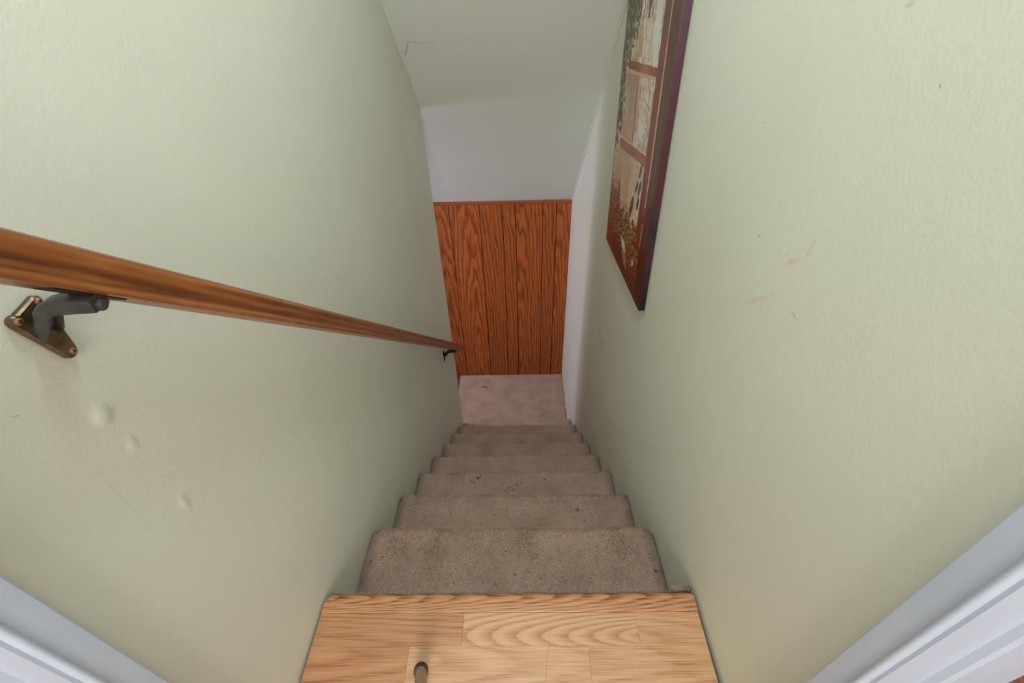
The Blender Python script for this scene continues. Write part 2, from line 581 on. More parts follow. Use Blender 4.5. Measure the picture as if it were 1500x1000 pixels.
crack_px = [(584, 72), (588, 76), (594, 81), (596, 70), (597, 62), (603, 61), (612, 62), (624, 62.5), (640, 62)]
ribbon('crack', [on_slope(*p) for p in crack_px], [0.0004, 0.0010, 0.0014, 0.0014, 0.0013, 0.0010, 0.0008, 0.0006, 0.0003], M_crack, ceiling)
for xs in (XL + 0.0012, XR - 0.0012):
    y2 = YE - 0.002 if xs < 0 else YP - 0.002
    ribbon('caulk_bead', [(xs, y, slope_z(y) - 0.001) for y in np.linspace(0.9, y2, 24)], 0.0036, M_caulk, ceiling, 8)

# ------------------------------------------------------------------ panelled wall at the landing
wall_back = box('wall_back', (-2.3, YP + 0.012, -3.2), (XR + 0.05, YP + 0.1, ZPT + 0.04), M_groove)
wall_back['kind'] = 'structure'
edges = [-2.05, -1.86, -1.66, -1.47, -1.29, -1.10, -0.92, -0.70, -0.515, -0.289, -0.1195, -0.023, 0.1785, 0.279, XR + 0.002]
for a, b in zip(edges[:-1], edges[1:]):
    zb = ZL - 0.02 if a > -0.53 else -3.0
    zc = (ZPT - 0.02 + zb) / 2
    h = (ZPT - 0.02 - zb) / 2
    hw = (b - a) / 2 - 0.0024
    pl = box('plank', (-hw, -0.006, -h), (hw, 0.006, h), M_panel, wall_back, bevel=0.0025, loc=((a + b) / 2, YP + 0.006, zc))
cap_poly = [(YP + 0.012, ZPT - 0.022), (YP - 0.008, ZPT - 0.022), (YP - 0.011, ZPT - 0.018), (YP - 0.011, ZPT - 0.012), (YP - 0.015, ZPT - 0.008),
            (YP - 0.016, ZPT - 0.003), (YP - 0.012, ZPT + 0.001), (YP + 0.012, ZPT + 0.001)]
prism('cap_moulding', cap_poly, 'x', -2.2, XR - 0.001, M_cap, wall_back)
# small nails and a knot on the panelling
for x, z in ((-0.022, -0.79), (0.345, -0.33)):
    bm = bmesh.new()
    bmesh.ops.create_uvsphere(bm, u_segments=10, v_segments=6, radius=0.0045)
    bm_obj('nail_head', bm, M_dent, wall_back, (x, YP + 0.0005, z), True)

# ------------------------------------------------------------------ upper floor
floor = box('floor', (XL + 0.001, -1.3, -0.05), (XR - 0.001, Y0 - 0.025, -0.012), M_sub)
floor['kind'] = 'structure'
GX0, GX1 = XL + 0.005, XR - 0.006


def floor_plank(x0, x1, y0, y1, mat, top=0.0, name='plank', bevel=0.0003):
    cx, cy = (x0 + x1) / 2, (y0 + y1) / 2
    return box(name, (x0 - cx + 0.0001, y0 - cy + 0.0001, -0.014), (x1 - cx - 0.0001, y1 - cy - 0.0001, 0.0), mat, floor, bevel, 2, (cx, cy, top))


YN = 0.4125
rows = [
    (YN, 0.348, [GX0, -0.1345, 0.2405, GX1], [M_oak_red, M_oak_arch, M_oak]),
    (0.348, 0.283, [GX0, -0.2445, 0.131, GX1], [M_oak_red, M_oak, M_oak]),
]
y = 0.283
k = 0
while y > -1.2:
    js = [GX0, GX0 + 0.18 + 0.37 * random.random(), GX1] if k % 2 else [GX0, -0.20 + 0.1 * random.random(), 0.12 + 0.1 * random.random(), GX1]
    rows.append((y, y - 0.065, js, [random.choice([M_oak, M_oak, M_oak_red]) for _ in js[1:]]))
    y -= 0.065
    k += 1
for yb, ya, js, ms in rows:
    for a, b, m_ in zip(js[:-1], js[1:], ms):
        floor_plank(a, b, ya, yb, m_, top=-0.0003 * random.random())
# bullnosed oak strip at the head of the stairs
nose = []
yc, hh = Y0 - 0.013, 0.013
prof = [(YN + 0.0006, -0.024), (YN + 0.0006, 0.0005), (YN + 0.002, 0.0018)]
for a in np.linspace(math.pi / 2, -math.pi / 2, 9):
    prof.append((yc + 0.013 * math.cos(a), -0.0112 + 0.013 * math.sin(a)))
cxn, cyn = (GX0 + GX1) / 2, 0.434
bm = bmesh.new()
xs = [GX0, GX0 + 0.004, GX0 + 0.010, GX0 + 0.02, 0.0, GX1 - 0.02, GX1 - 0.004, GX1]
sh = [0.012, 0.006, 0.002, 0, 0, 0, 0.001, 0.003]
rings = []
for xx, s in zip(xs, sh):
    rings.append([bm.verts.new((xx - cxn, (yy - (s if yy > YN + 0.01 else 0)) - cyn, zz)) for yy, zz in prof])
for r0, r1 in zip(rings[:-1], rings[1:]):
    for i in range(len(prof)):
        j = (i + 1) % len(prof)
        bm.faces.new((r0[i], r0[j], r1[j], r1[i]))
bm.faces.new(rings[0])
bm.faces.new(rings[-1][::-1])
nosing = bm_obj('nosing', bm, M_oak_nose, floor, (cxn, cyn, 0.0), True, 0.7)
for px, py in ((481, 880), (493, 877), (491, 888)):
    d = FW + RX * ((px - 750) / 671.1356) - UP * ((py - 500) / 671.1356)
    t = -1.1 / d.z
    bm = bmesh.new()
    bmesh.ops.create_circle(bm, cap_ends=True, segments=10, radius=0.0011)
    bm_obj('nail_hole', bm, M_dent, nosing, (d.x * t - cxn, d.y * t - cyn, 0.0021))

def on_floor(px, py, z=0.0004):
    d = FW + RX * ((px - 750) / 671.1356) - UP * ((py - 500) / 671.1356)
    t = (z - 1.1) / d.z
    return (d.x * t, d.y * t, z)


bm = bmesh.new()
bm_tube(bm, [on_floor(*p) for p in ((806, 900), (806.5, 922), (804, 945), (801, 970), (799, 1000), (798, 1030))], [0.0001, 0.00025, 0.00025, 0.0002, 0.00025, 0.0001], 5)
bm_obj('crack', bm, M_floor_crack, floor)

# floor of the room through the right-hand doorway
def side_floor(name, s_, xw, yj):
    X = lambda d: xw + s_ * d
    lo_x, hi_x = sorted((X(0.001), X(WT)))
    root = box(name, (lo_x, DY1, -0.05), (hi_x, yj - 0.005, -0.014), M_sub)
    root['kind'] = 'structure'
    lo_x, hi_x = sorted((X(WT + 0.002), X(1.45)))
    bm = bmesh.new()
    bm_box(bm, (lo_x, -1.3, -0.05), (hi_x, 0.9, -0.014))
    bm_obj('subfloor', bm, M_sub, root)
    d = 0.002
    while d < 1.4:
        inside = d + 0.061 < WT
        for a, b in ((DY1 + 0.002, -0.1), (-0.1, yj - 0.006)) if d < WT - 0.01 else ((-1.3, -0.3), (-0.3, 0.9)):
            cx, cy = X(d + 0.0295), (a + b) / 2
            box('plank', (-0.0290, a - cy, -0.013), (0.0290, b - cy, 0.0), M_room_oak, root, 0.0008, 1, (cx, cy, 0.0))
        d += 0.0605
    # the side room's far walls
    lo_x, hi_x = sorted((X(1.45), X(1.5)))
    w1 = box('wall_' + name[6:] + '_room', (lo_x, -1.3, -0.05), (hi_x, 0.95, 2.3), M_landing_wall)
    w1['kind'] = 'structure'
    lo_x, hi_x = sorted((X(WT + 0.002), X(1.45)))
    bm = bmesh.new()
    bm_box(bm, (lo_x, 0.9, -0.05), (hi_x, 0.95, 2.3))
    bm_obj('return_wall', bm, M_landing_wall, w1)


side_floor('floor_right', 1, XR, DY0)
side_floor('floor_left', -1, XL, 0.1415)

# ------------------------------------------------------------------ door casings at the head of the stairs
def casing(name, xw, s, yin, yj):
    """s=+1 right wall, -1 left wall; a moulded casing on the wall face and the jamb lining with its stop"""
    f = lambda d, y: (xw - s * d, y)
    poly = [f(0.0, yin), f(0.013, yin), f(0.0165, yin - 0.003), f(0.0175, yj + 0.012), f(0.0165, yj + 0.009), f(0.0165, yj + 0.0075)]
    for a in np.linspace(0, math.pi * 0.95, 8):
        poly.append(f(0.0165 + 0.0035 * math.sin(a) - 0.0 + 0.0005, yj + 0.004 + 0.0038 * math.cos(a)))
    poly += [f(0.010, yj), f(0.0, yj)]
    root = prism(name, poly, 'z', 0.0, 2.05, M_trim, smooth=True, angle=0.5)
    root['kind'] = 'structure'
    # jamb lining through the wall thickness
    j = [f(0.0135, yj + 0.0005), f(0.0135, yj - 0.0035), f(-WT - 0.002, yj - 0.0035), f(-WT - 0.002, yj + 0.0005)]
    prism('jamb', j, 'z', 0.0, 2.04, M_trim, root)
    st = [f(-0.032, yj - 0.0035), f(-0.034, yj - 0.010), f(-0.038, yj - 0.0125), f(-0.064, yj - 0.0125), f(-0.066, yj - 0.0035)]
    prism('door_stop', st, 'z', 0.0, 2.03, M_trim, root, smooth=True, angle=0.5)
    return root


casing('trim_1', XR, 1, 0.1925, DY0)
casing('trim_2', XL, -1, 0.177, 0.1415)

# ------------------------------------------------------------------ staircase
stairs = empty('staircase', ((XL + XR) / 2, Y0, ZL), 'narrow beige carpeted staircase going down between the green walls to the landing', 'stairs')
SX, SY, SZ = stairs.location
CXA, CXB = XL + 0.001, XR - 0.001


def nose_y(kk):
    return Y1 + (kk - 1) * RUN


def blades(name, n, sampler, parent, hgt=0.0035, wid=0.0011):
    P, N = sampler(n)
    d = N + rng.normal(0, 0.45, (n, 3))
    d /= np.linalg.norm(d, axis=1)[:, None]
    s = np.cross(d, rng.normal(0, 1, (n, 3)))
    s /= np.linalg.norm(s, axis=1)[:, None]
    h = hgt * rng.uniform(0.6, 1.2, n)[:, None]
    V = np.empty((n, 3, 3))
    V[:, 0] = P - s * wid - N * 0.001
    V[:, 1] = P + s * wid - N * 0.001
    V[:, 2] = P + d * h
    m = bpy.data.meshes.new(name)
    m.vertices.add(3 * n)
    m.vertices.foreach_set('co', V.reshape(-1))
    m.loops.add(3 * n)
    m.loops.foreach_set('vertex_index', np.arange(3 * n, dtype=np.int32))
    m.polygons.add(n)
    m.polygons.foreach_set('loop_start', np.arange(0, 3 * n, 3, dtype=np.int32))
    m.polygons.foreach_set('loop_total', np.full(n, 3, dtype=np.int32))
    m.update(calc_edges=True)
    o = link(name, m, M_carpet, parent)
    o['kind'] = 'stuff'
    return o


def step(kk):
    """carpeted tread kk with its bullnose and the riser below; coordinates relative to the staircase"""
    ztop = -kk * RISE
    yback = (Y0 - 0.0 if kk == 1 else nose_y(kk - 1) - 0.022) - 0.002
    yn = nose_y(kk)
    zbot = ZL - 0.01 if kk == 8 else ztop - RISE - 0.004
    R_ = 0.017
    prof = [(yback - 0.02, ztop, 0), (yback + 0.05, ztop, 0), (yback + 0.12, ztop - 0.0005, 0.1), (yn - 0.05, ztop - 0.0005, 0.6), (yn - 0.03, ztop - 0.001, 0.9)]
    for a in np.linspace(math.pi / 2, -math.pi / 2, 10):
        prof.append((yn - R_ + R_ * math.cos(a), ztop - R_ - 0.001 + R_ * math.sin(a), 1))
    prof += [(yn - 0.022, ztop - 2 * R_ - 0.006, 0.3), (yn - 0.022, zbot, 0), (yback - 0.02, zbot, 0)]
    rl = 0.012 + 0.006 * random.random()
    rr = 0.034 if kk == 1 else 0.012 + 0.012 * random.random()
    xs = [0, 0.003, 0.007, 0.012, 0.02, 0.035]
    xsl = [CXA + t for t in xs]
    xsr = [CXB - t for t in xs][::-1]
    X = xsl + list(np.linspace(CXA + 0.08, CXB - 0.08, 14)) + xsr
    verts, faces = [], []
    n = len(prof)
    for x in X:
        tl, tr = x - CXA, CXB - x
        s = 0
        if tl < rl:
            s = rl - math.sqrt(max(0, rl * rl - (rl - tl) ** 2))
        if tr < rr:
            s = max(s, rr - math.sqrt(max(0, rr * rr - (rr - tr) ** 2)))
        wv = 0.0016 * math.sin(x * 21 + kk * 2.0) + 0.0012 * math.sin(x * 47 + kk)
        for (yy_, zz_, f) in prof:
            verts.append((x - SX, yy_ - s * f + wv * f - SY, zz_ - 0.35 * s * f + wv * 0.6 * f - SZ))
    for i in range(len(X) - 1):
        for j in range(n):
            j2 = (j + 1) % n
            faces.append((i * n + j, i * n + j2, (i + 1) * n + j2, (i + 1) * n + j))
    faces.append(tuple(range(n))[::-1])
    faces.append(tuple((len(X) - 1) * n + j for j in range(n)))
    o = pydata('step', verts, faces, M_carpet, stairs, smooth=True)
    o.data.set_sharp_from_angle(angle=1.0)
    cnt = {1: 70000, 2: 45000, 3: 26000, 4: 16000, 5: 10000, 6: 7000, 7: 5000, 8: 4000}[kk]
    LT = yn - yback - R_

    def sampler(m):
        P = np.zeros((m, 3))
        N = np.zeros((m, 3))
        x = rng.uniform(CXA + 0.002, CXB - 0.002, m)
        arc = R_ * math.pi * 0.75
        t = rng.uniform(0, LT + arc * 2.0, m)
        flat = t < LT
        a = np.clip((t - LT) / (arc * 2.0), 0, 1) * math.pi * 0.75
        yv = np.where(flat, yback + t, yn - R_ + R_ * np.sin(a))
        zv = np.where(flat, ztop - 0.0005, ztop - R_ - 0.001 + R_ * np.cos(a))
        N[:, 1] = np.where(flat, 0, np.sin(a))
        N[:, 2] = np.where(flat, 1, np.cos(a))
        wv = 0.0016 * np.sin(x * 21 + kk * 2.0) + 0.0012 * np.sin(x * 47 + kk)
        tl, tr = x - CXA, CXB - x
        s = np.where(tl < rl, rl - np.sqrt(np.maximum(0, rl * rl - (rl - tl) ** 2)), 0)
        s = np.maximum(s, np.where(tr < rr, rr - np.sqrt(np.maximum(0, rr * rr - (rr - tr) ** 2)), 0))
        f = np.clip((yv - yback - 0.12) / 0.1, 0, 1)
        P[:, 0] = x - SX
        P[:, 1] = yv - s * f + wv * f - SY
        P[:, 2] = zv - 0.35 * s * f + wv * 0.6 * f - SZ
        return P, N

    blades('carpet_pile', cnt, sampler, o)
    return o


# top riser carpet tucked under the oak nosing, with its frayed edge
top_riser = box('riser', (CXA - SX, Y0 - 0.024 - SY, -RISE - 0.01 - SZ), (CXB - SX, Y0 + 0.004 - SY, -0.016 - SZ), M_carpet, stairs, 0.003, 2)


def fr(m):
    P = np.zeros((m, 3))
    N = np.zeros((m, 3))
    P[:, 0] = rng.uniform(CXA + 0.004, CXB - 0.004, m) - SX
    P[:, 1] = Y0 + 0.003 - SY
    P[:, 2] = rng.uniform(-0.03, -0.016, m) - SZ
    N[:, 1] = 0.8
    N[:, 2] = 0.6
    return P, N


blades('carpet_pile', 9000, fr, top_riser, 0.006, 0.0009)


def fr2(m):
    P, N = fr(m)
    P[:, 0] = rng.uniform(CXB - 0.048, CXB - 0.004, m) - SX
    P[:, 1] = Y0 + rng.uniform(0.003, 0.009, m) - SY
    P[:, 2] = rng.uniform(-0.016, -0.002, m) - SZ
    N[:, 1], N[:, 2] = 0.3, 0.95
    return P, N


blades('carpet_fringe', 1400, fr2, top_riser, 0.008, 0.0009)
for kk in range(1, 9):
    step(kk)
# landing, open on the left where the flight turns down
LX = -0.582
bm = bmesh.new()
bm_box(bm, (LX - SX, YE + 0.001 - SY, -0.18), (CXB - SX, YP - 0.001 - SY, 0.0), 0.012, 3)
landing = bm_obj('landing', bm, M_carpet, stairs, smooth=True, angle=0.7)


def ls(m):
    P = np.zeros((m, 3))
    N = np.zeros((m, 3))
    P[:, 0] = rng.uniform(LX + 0.01, CXB - 0.004, m) - SX
    P[:, 1] = rng.uniform(nose_y(8), YP - 0.01, m) - SY
    N[:, 2] = 1
    return P, N


blades('carpet_pile', 16000, ls, landing)
lower = []
px_ = LX + 0.012
poly = [(px_, -RISE)]
poly = [(px_, ZL - RISE)]
for q in range(1, 6):
    poly += [(px_ - q * RUN, ZL - q * RISE), (px_ - q * RUN, ZL - (q + 1) * RISE)]
poly += [(px_ - 5 * RUN - 0.4, ZL - 6 * RISE), (px_ - 5 * RUN - 0.4, ZL - 6 * RISE - 0.2), (px_, ZL - 6 * RISE - 0.2)]
lo = prism('floor_lower', [(p, z) for p, z in poly], 'y', YE + 0.002, YP - 0.003, M_carpet)
lo['kind'] = 'structure'

# ------------------------------------------------------------------ handrail
RXC, RZ0, RS = -0.392, 1.2125, 0.874
y_a, y_b = 0.12, 2.365
A = Vector((RXC, y_a, RZ0 - RS * y_a))
B = Vector((RXC, y_b, RZ0 - RS * y_b))
rail_root = empty('handrail', A, 'varnished brown wooden handrail on dark metal brackets along the left wall', 'handrail')
ang = math.atan(RS)
half = [(0.0150, -0.0195), (0.0170, -0.0190), (0.0182, -0.0172), (0.0184, -0.0150), (0.0176, -0.0130), (0.0160, -0.0112), (0.0148, -0.0090), (0.0147, -0.0060),
        (0.0158, -0.0020), (0.0180, 0.0022), (0.0192, 0.0062), (0.0190, 0.0098), (0.0172, 0.0138), (0.0138, 0.0170), (0.0094, 0.0189), (0.0048, 0.0195)]
ring2 = half[::1] + [(0.0, 0.0196)] + [(-a, b) for a, b in half[::-1]]
L = (B - A).length
bm = bmesh.new()
rings = []
stations = [0.0, 0.002] + list(np.linspace(0.05, L - 0.05, 24)) + [L - 0.004, L]
for s in stations:
    sc = 0.93 if s in (0.0, L) else 1.0
    rings.append([bm.verts.new((s, a * sc, b * sc)) for a, b in ring2])
for r0, r1 in zip(rings[:-1], rings[1:]):
    for i in range(len(ring2)):
        j = (i + 1) % len(ring2)
        bm.faces.new((r0[i], r0[j], r1[j], r1[i]))
bm.faces.new(rings[0])
bm.faces.new(rings[-1][::-1])
rail = bm_obj('rail', bm, M_rail, rail_root, smooth=True, angle=0.7)
# local x along the rail (down the stairs), y towards the stair (+x world), z up-normal
dirv = (B - A).normalized()
yv = Vector((1, 0, 0))
zv = dirv.cross(yv)
if zv.z < 0:
    yv = -yv
    zv = dirv.cross(yv)
rail.rotation_mode = 'QUATERNION'
rail.rotation_quaternion = Matrix((dirv, yv, zv)).transposed().to_quaternion()


def rail_bracket(yb, mat, mat_plate, simple=False):
    """cast bracket: wall plate with three screws, curved arm, saddle under the rail (rail_root coordinates)"""
    zr = RZ0 - RS * yb
    O = Vector((XL, yb, zr)) - A                       # point on the wall level with the rail's axis
    g = RXC - XL
    zu = -0.0195 / math.cos(ang)                       # underside of the rail below its axis
    # arm: a flanged casting swept from the plate up and out to the rail; each station: centre (x, z), y shift, half width, half thickness
    st = [(0.0015, -0.0690, 0.0010, 0.0120, 0.0080), (0.0075, -0.0655, 0.0005, 0.0112, 0.0074), (0.0140, -0.0590, -0.0010, 0.0102, 0.0064),
          (0.0200, -0.0520, -0.0025, 0.0098, 0.0058), (0.0255, zu - 0.0160, -0.0030, 0.0094, 0.0062), (0.0320, zu - 0.0112, -0.0025, 0.0094, 0.0068),
          (0.0400, zu - 0.0098, -0.0010, 0.0094, 0.0072), (0.0520, zu - 0.0094, 0.0, 0.0094, 0.0074), (g, zu - 0.0094, 0.001, 0.0094, 0.0074),
          (g + 0.0085, zu - 0.0094, 0.001, 0.0090, 0.0070)]
    sec = [(-1, -0.85), (-0.85, -1), (0.85, -1), (1, -0.85), (1, 0.8), (0.92, 1), (0.72, 1), (0.58, 0.8), (0.46, 0.25), (-0.46, 0.25), (-0.58, 0.8), (-0.72, 1), (-0.92, 1), (-1, 0.8)]
    flat_sec = [(u_, min(v_ if abs(u_) > 0.6 else 0.92, 0.97) if v_ > 0 else v_) for u_, v_ in sec]
    bm = bmesh.new()
    rings = []
    for q_, (sx_, sz_, sy_, hw_, ht_) in enumerate(st):
        a_, b_ = st[max(q_ - 1, 0)], st[min(q_ + 1, len(st) - 1)]
        t_ = Vector((b_[0] - a_[0], 0, b_[1] - a_[1])).normalized()
        nv = Vector((t_.z, 0, -t_.x))                     # outward face of the arm
        if nv.x < 0 and q_ < 4:
            nv = -nv
        k_ = 0.0 if q_ < 4 else min(1.0, (q_ - 3) / 2)
        rings.append([bm.verts.new(Vector((sx_, sy_, sz_)) + Vector((0, 1, 0)) * (u_ * hw_) + nv * ((v_ * (1 - k_) + w_ * k_) * ht_))
                      for (u_, v_), (_, w_) in zip(sec, flat_sec)])
    for ra, rb in zip(rings[:-1], rings[1:]):
        for q_ in range(len(sec)):
            r_ = (q_ + 1) % len(sec)
            bm.faces.new((ra[q_], ra[r_], rb[r_], rb[q_]))
    bm.faces.new(rings[0][::-1])
    bm.faces.new(rings[-1])
    arm = bm_obj('bracket', bm, mat, rail_root, O, True, 0.7)
    if simple:
        bm = bmesh.new()
        bm_box(bm, (0.0, -0.014, -0.108), (0.005, 0.014, -0.038), 0.003, 2)
        bm_obj('wall_plate', bm, mat_plate, arm)
        bm = bmesh.new()
        bm_box(bm, (-0.006, -0.028, -0.0015), (0.006, 0.028, 0.0015), 0.001, 1)
        sd = bm_obj('saddle', bm, mat, arm, (g, 0.0, zu - 0.001))
        sd.rotation_euler = (-ang, 0, 0)
        return arm
    # wall plate: wide at the top with two lobes, tapering to one rounded foot
    lobes = [(-0.0150, -0.045, 0.0058), (0.0110, -0.0405, 0.0058), (0.0065, -0.0970, 0.0075)]
    out = []
    for (cy, cz, r), (a0, a1) in zip([lobes[0], lobes[2], lobes[1]], [(60, 195), (190, 345), (-15, 120)]):
        for a in np.linspace(math.radians(a0), math.radians(a1), 9):
            out.append((cy + r * math.cos(a), cz + r * math.sin(a)))
    bm = bmesh.new()
    r0 = [bm.verts.new((0.0, a, b)) for a, b in out]
    r1 = [bm.verts.new((0.0045, a, b)) for a, b in out]
    cyc, czc = sum(a for a, b in out) / len(out), sum(b for a, b in out) / len(out)
    r2 = [bm.verts.new((0.0065, cyc + (a - cyc) * 0.90, czc + (b - czc) * 0.93)) for a, b in out]
    n = len(out)
    for ra, rb in ((r0, r1), (r1, r2)):
        for i in range(n):
            bm.faces.new((ra[i], ra[(i + 1) % n], rb[(i + 1) % n], rb[i]))
    bm.faces.new(r0[::-1])
    bm.faces.new(r2)
    bm_obj('wall_plate', bm, mat_plate, arm, smooth=True, angle=0.5)
    for cy, cz, r in lobes:
        bm = bmesh.new()
        bm_tube(bm, [(0.0055, cy, cz), (0.0078, cy, cz), (0.0088, cy, cz)], [0.0037, 0.0036, 0.0024], 14)
        bm_tube(bm, [(0.0086, cy, cz), (0.0091, cy, cz)], [0.0012, 0.0011], 8)
        sc_ = bm_obj('screw', bm, M_screw, arm, smooth=True, angle=0.6)
        sc_.data.materials.append(M_slot)
        for p in sc_.data.polygons[-10:]:
            p.material_index = 1
        sc_['label'] = 'small brass screw'
    # strap under the rail with its clamp screw
    bm = bmesh.new()
    bm_box(bm, (-0.0085, -0.036, -0.0012), (0.0085, 0.036, 0.0012), 0.0008, 1)
    sd = bm_obj('saddle', bm, M_black_iron, arm, (g, 0.001, zu - 0.0008))
    sd.rotation_euler = (-ang, 0, 0)
    bm = bmesh.new()
    bm_tube(bm, [(g + 0.001, 0.001, zu - 0.012), (g + 0.0105, 0.001, zu - 0.012), (g + 0.0125, 0.001, zu - 0.012)], [0.0062, 0.0062, 0.004], 14)
    bm_obj('clamp_bolt', bm, mat, arm, smooth=True, angle=0.6)
    return arm


rail_bracket(0.345, M_iron, M_iron_worn)
rail_bracket(2.06, M_black_iron, M_black_iron, True)

# ------------------------------------------------------------------ framed print hanging crooked on the right wall
PW, PH, PT = 0.609, 0.914, 0.019
TH = math.radians(-5.38)
pic = empty('wall_print', (XR - 0.001, 1.166, 0.275), 'tall brown canvas print of a paned window with blossoms, hanging crooked on the right wall', 'picture')
eu = Vector((0, math.cos(TH), math.sin(TH)))
ev = Vector((0, -math.sin(TH), math.cos(TH)))


def fbm(u, v, s, o=4):
    return 0.5 + 0.5 * mnoise.fractal(Vector((u * s, v * s, s * 0.37)), 1.0, 2.0, o)


def lerp(a, b, t):
    t = max(0.0, min(1.0, t))
    return tuple(x + (y - x) * t for x, y in zip(a, b))


def print_colour(u, v):
    """u 0 at the edge nearest the head of the stairs, v 0 at the bottom"""
    a = fbm(u * 1.0 * 0.66, v, 9)
    b = fbm(u * 0.66 + 3.1, v * 0.8, 22)
    d = fbm(u * 0.66 + 7.7, v, 60, 3)
    if u < 0.128 + 0.006 * math.sin(v * 9):                     # outer frame in the picture
        st = fbm(u * 6, v * 0.2, 12, 2)
        c = lerp((76, 52, 42), (106, 76, 58), st * 1.3 - 0.15)
        if v < 0.30:
            c = lerp(c, (66, 30, 18), (0.30 - v) / 0.12)
        if v < 0.34 and v > 0.26 and u < 0.09:
            c = (70, 52, 58)
        return c
    if u < 0.142 and v > 0.19:
        return (206, 160, 136) if not 0.27 < v < 0.32 else (120, 70, 56)
    if u < 0.238 - 0.01 * (v < 0.2) and v > 0.17:
        c = lerp((112, 62, 52), (132, 80, 64), b)
        if 0.78 < v < 0.86:
            c = lerp(c, (92, 76, 66), 0.7)
        if v < 0.34:
            c = lerp(c, (120, 40, 18), (0.34 - v) / 0.1)
        return c
    # glazing bars
    top = 0.690 + 0.010 * (u - 0.2)
    if 0.676 + 0.006 * (u - .2) < v < top + 0.010 and u < 0.83:
        return lerp((120, 72, 56), (176, 110, 76), 1 - abs(u - 0.45) / 0.28)
    if 0.668 < v < 0.678 and u < 0.86:
        return (198, 160, 118)
    y2 = 0.447 - 0.02 * (u - 0.24)
    if y2 - 0.018 < v < y2 + 0.016 and u < 0.84:
        return lerp((150, 88, 72), (170, 108, 86), b)
    if y2 + 0.016 <= v < y2 + 0.022 and u < 0.84:
        return (212, 176, 146)
    if abs(u - (0.54 + 0.17 * (v - 0.44))) < 0.013 and 0.46 < v < 0.67:
        return lerp((156, 92, 78), (182, 118, 90), b)
    if abs(u - 0.55) < 0.010 and 0.2 < v < 0.43 and d > 0.45:
        return (190, 134, 110)
    # glass with blossom and sky
    e = fbm(u * 0.9 + 1.3, v * 0.55, 120, 3)
    c = lerp((188, 160, 130), (220, 208, 188), (a - 0.34) * 3.0)
    c = lerp(c, (190, 144, 120), (b - 0.54) * 3.0)
    c = lerp(c, (156, 124, 100), (0.44 - d) * 3)
    c = lerp(c, (224, 214, 196), (e - 0.56) * 3)
    c = lerp(c, (142, 112, 92), (0.42 - e) * 3)
    if v < 0.44 and u > 0.42:
        c = lerp(c, (184, 142, 106), 0.6)
    if v > 0.70 and u < 0.56:
        c = lerp(c, (208, 208, 198), (fbm(u, v * 0.5, 14) - 0.42) * 4)
    if 0.46 < v < 0.67 and u > 0.54:
        c = lerp(c, (150, 124, 98), 0.15 + 0.5 * max(0.0, min(1.0, (v - 0.5) * 6)))
        c = lerp(c, (198, 140, 112), (0.56 - v) * 5)
    c = lerp(c, (212, 208, 200), 1.4 - ((u - 0.40) / 0.075) ** 2 - ((v - 0.525) / 0.045) ** 2 + (e - 0.5) * 2)
    # leaf shadows low in the right-hand light
    if u < 0.5 and 0.2 < v < 0.44:
        c = lerp(c, (214, 200, 172), 0.35)
        for lu, lv, lr in ((0.30, 0.405, 0.014), (0.28, 0.355, 0.017), (0.34, 0.35, 0.014), (0.28, 0.305, 0.016), (0.40, 0.275, 0.024), (0.42, 0.255, 0.016)):
            if ((u - lu) * 0.75 + (v - lv) * 0.5) ** 2 / lr ** 2 + ((v - lv) * 0.8 - (u - lu) * 0.3) ** 2 / (lr * 1.5) ** 2 < 1 + (d - 0.5):
                c = (88, 74, 58)
    # foliage along the far edge, hanging in from the top
    edge = 0.86 + 0.10 * (a - 0.5) + 0.22 * (d - 0.5)
    if v > 0.66:
        edge -= (v - 0.66) * 0.85 * (0.4 + 1.6 * fbm(u * 2.2, v * 0.35, 9))
    if v < 0.58:
        edge += (0.58 - v) * 0.45
    if u > edge:
        c = lerp((64, 68, 58), (92, 94, 84), d)
        if d > 0.60:
            c = (150, 142, 104)
        if v < 0.55:
            c = lerp(c, (128, 78, 68), (0.55 - v) / 0.15)
        if v < 0.33:
            c = lerp(c, (128, 62, 32), (0.33 - v) / 0.08)
    elif u > edge - 0.035 and d > 0.5:
        c = (186, 168, 104)
    # hanging sprays at the top
    if v > 0.82 and u > 0.42 and fbm(u * 3.0, v * 0.5, 10, 3) > 0.57 - (v - 0.82) * 0.5:
        c = lerp((70, 72, 62), (98, 92, 76), d)
    # dark red-brown undergrowth at the bottom
    g = 0.235 + 0.07 * (b - 0.5) + 0.10 * (d - 0.5) + (0.05 if u > 0.7 else 0)
    if v < g:
        base = lerp((70, 30, 12), (112, 46, 16), a * 1.2)
        c = base
        if v > 0.07 and fbm(u * 1.8, v * 1.4, 62, 3) > 0.55 + max(0, (0.14 - v)) * 1.6 + 0.25 * abs(u - 0.5):
            c = lerp((146, 124, 66), (196, 180, 130), d)
        if u > 0.80 and d > 0.60:
            c = (168, 82, 52)
        if abs(u - 0.46 - (v - 0.09) * 1.6) < 0.05 and 0.045 < v < 0.125:
            c = (206, 190, 170) if v > 0.092 else (178, 96, 84)
        if ((u - 0.24) / 0.02) ** 2 + ((v - 0.105) / 0.012) ** 2 < 1:
            c = (222, 176, 140)
    return c


def print_mat():
    n = NT('canvas_print', 0.4, 0.4)
    at = n.t.nodes.new('ShaderNodeAttribute')
    at.attribute_name = 'print'
    n.color(at.outputs['Color'])
    v_, x, y, z = n.coord()
    n.bump(n.noise(v_, 900, 1), 0.08, 0.0006)
    return n.mat


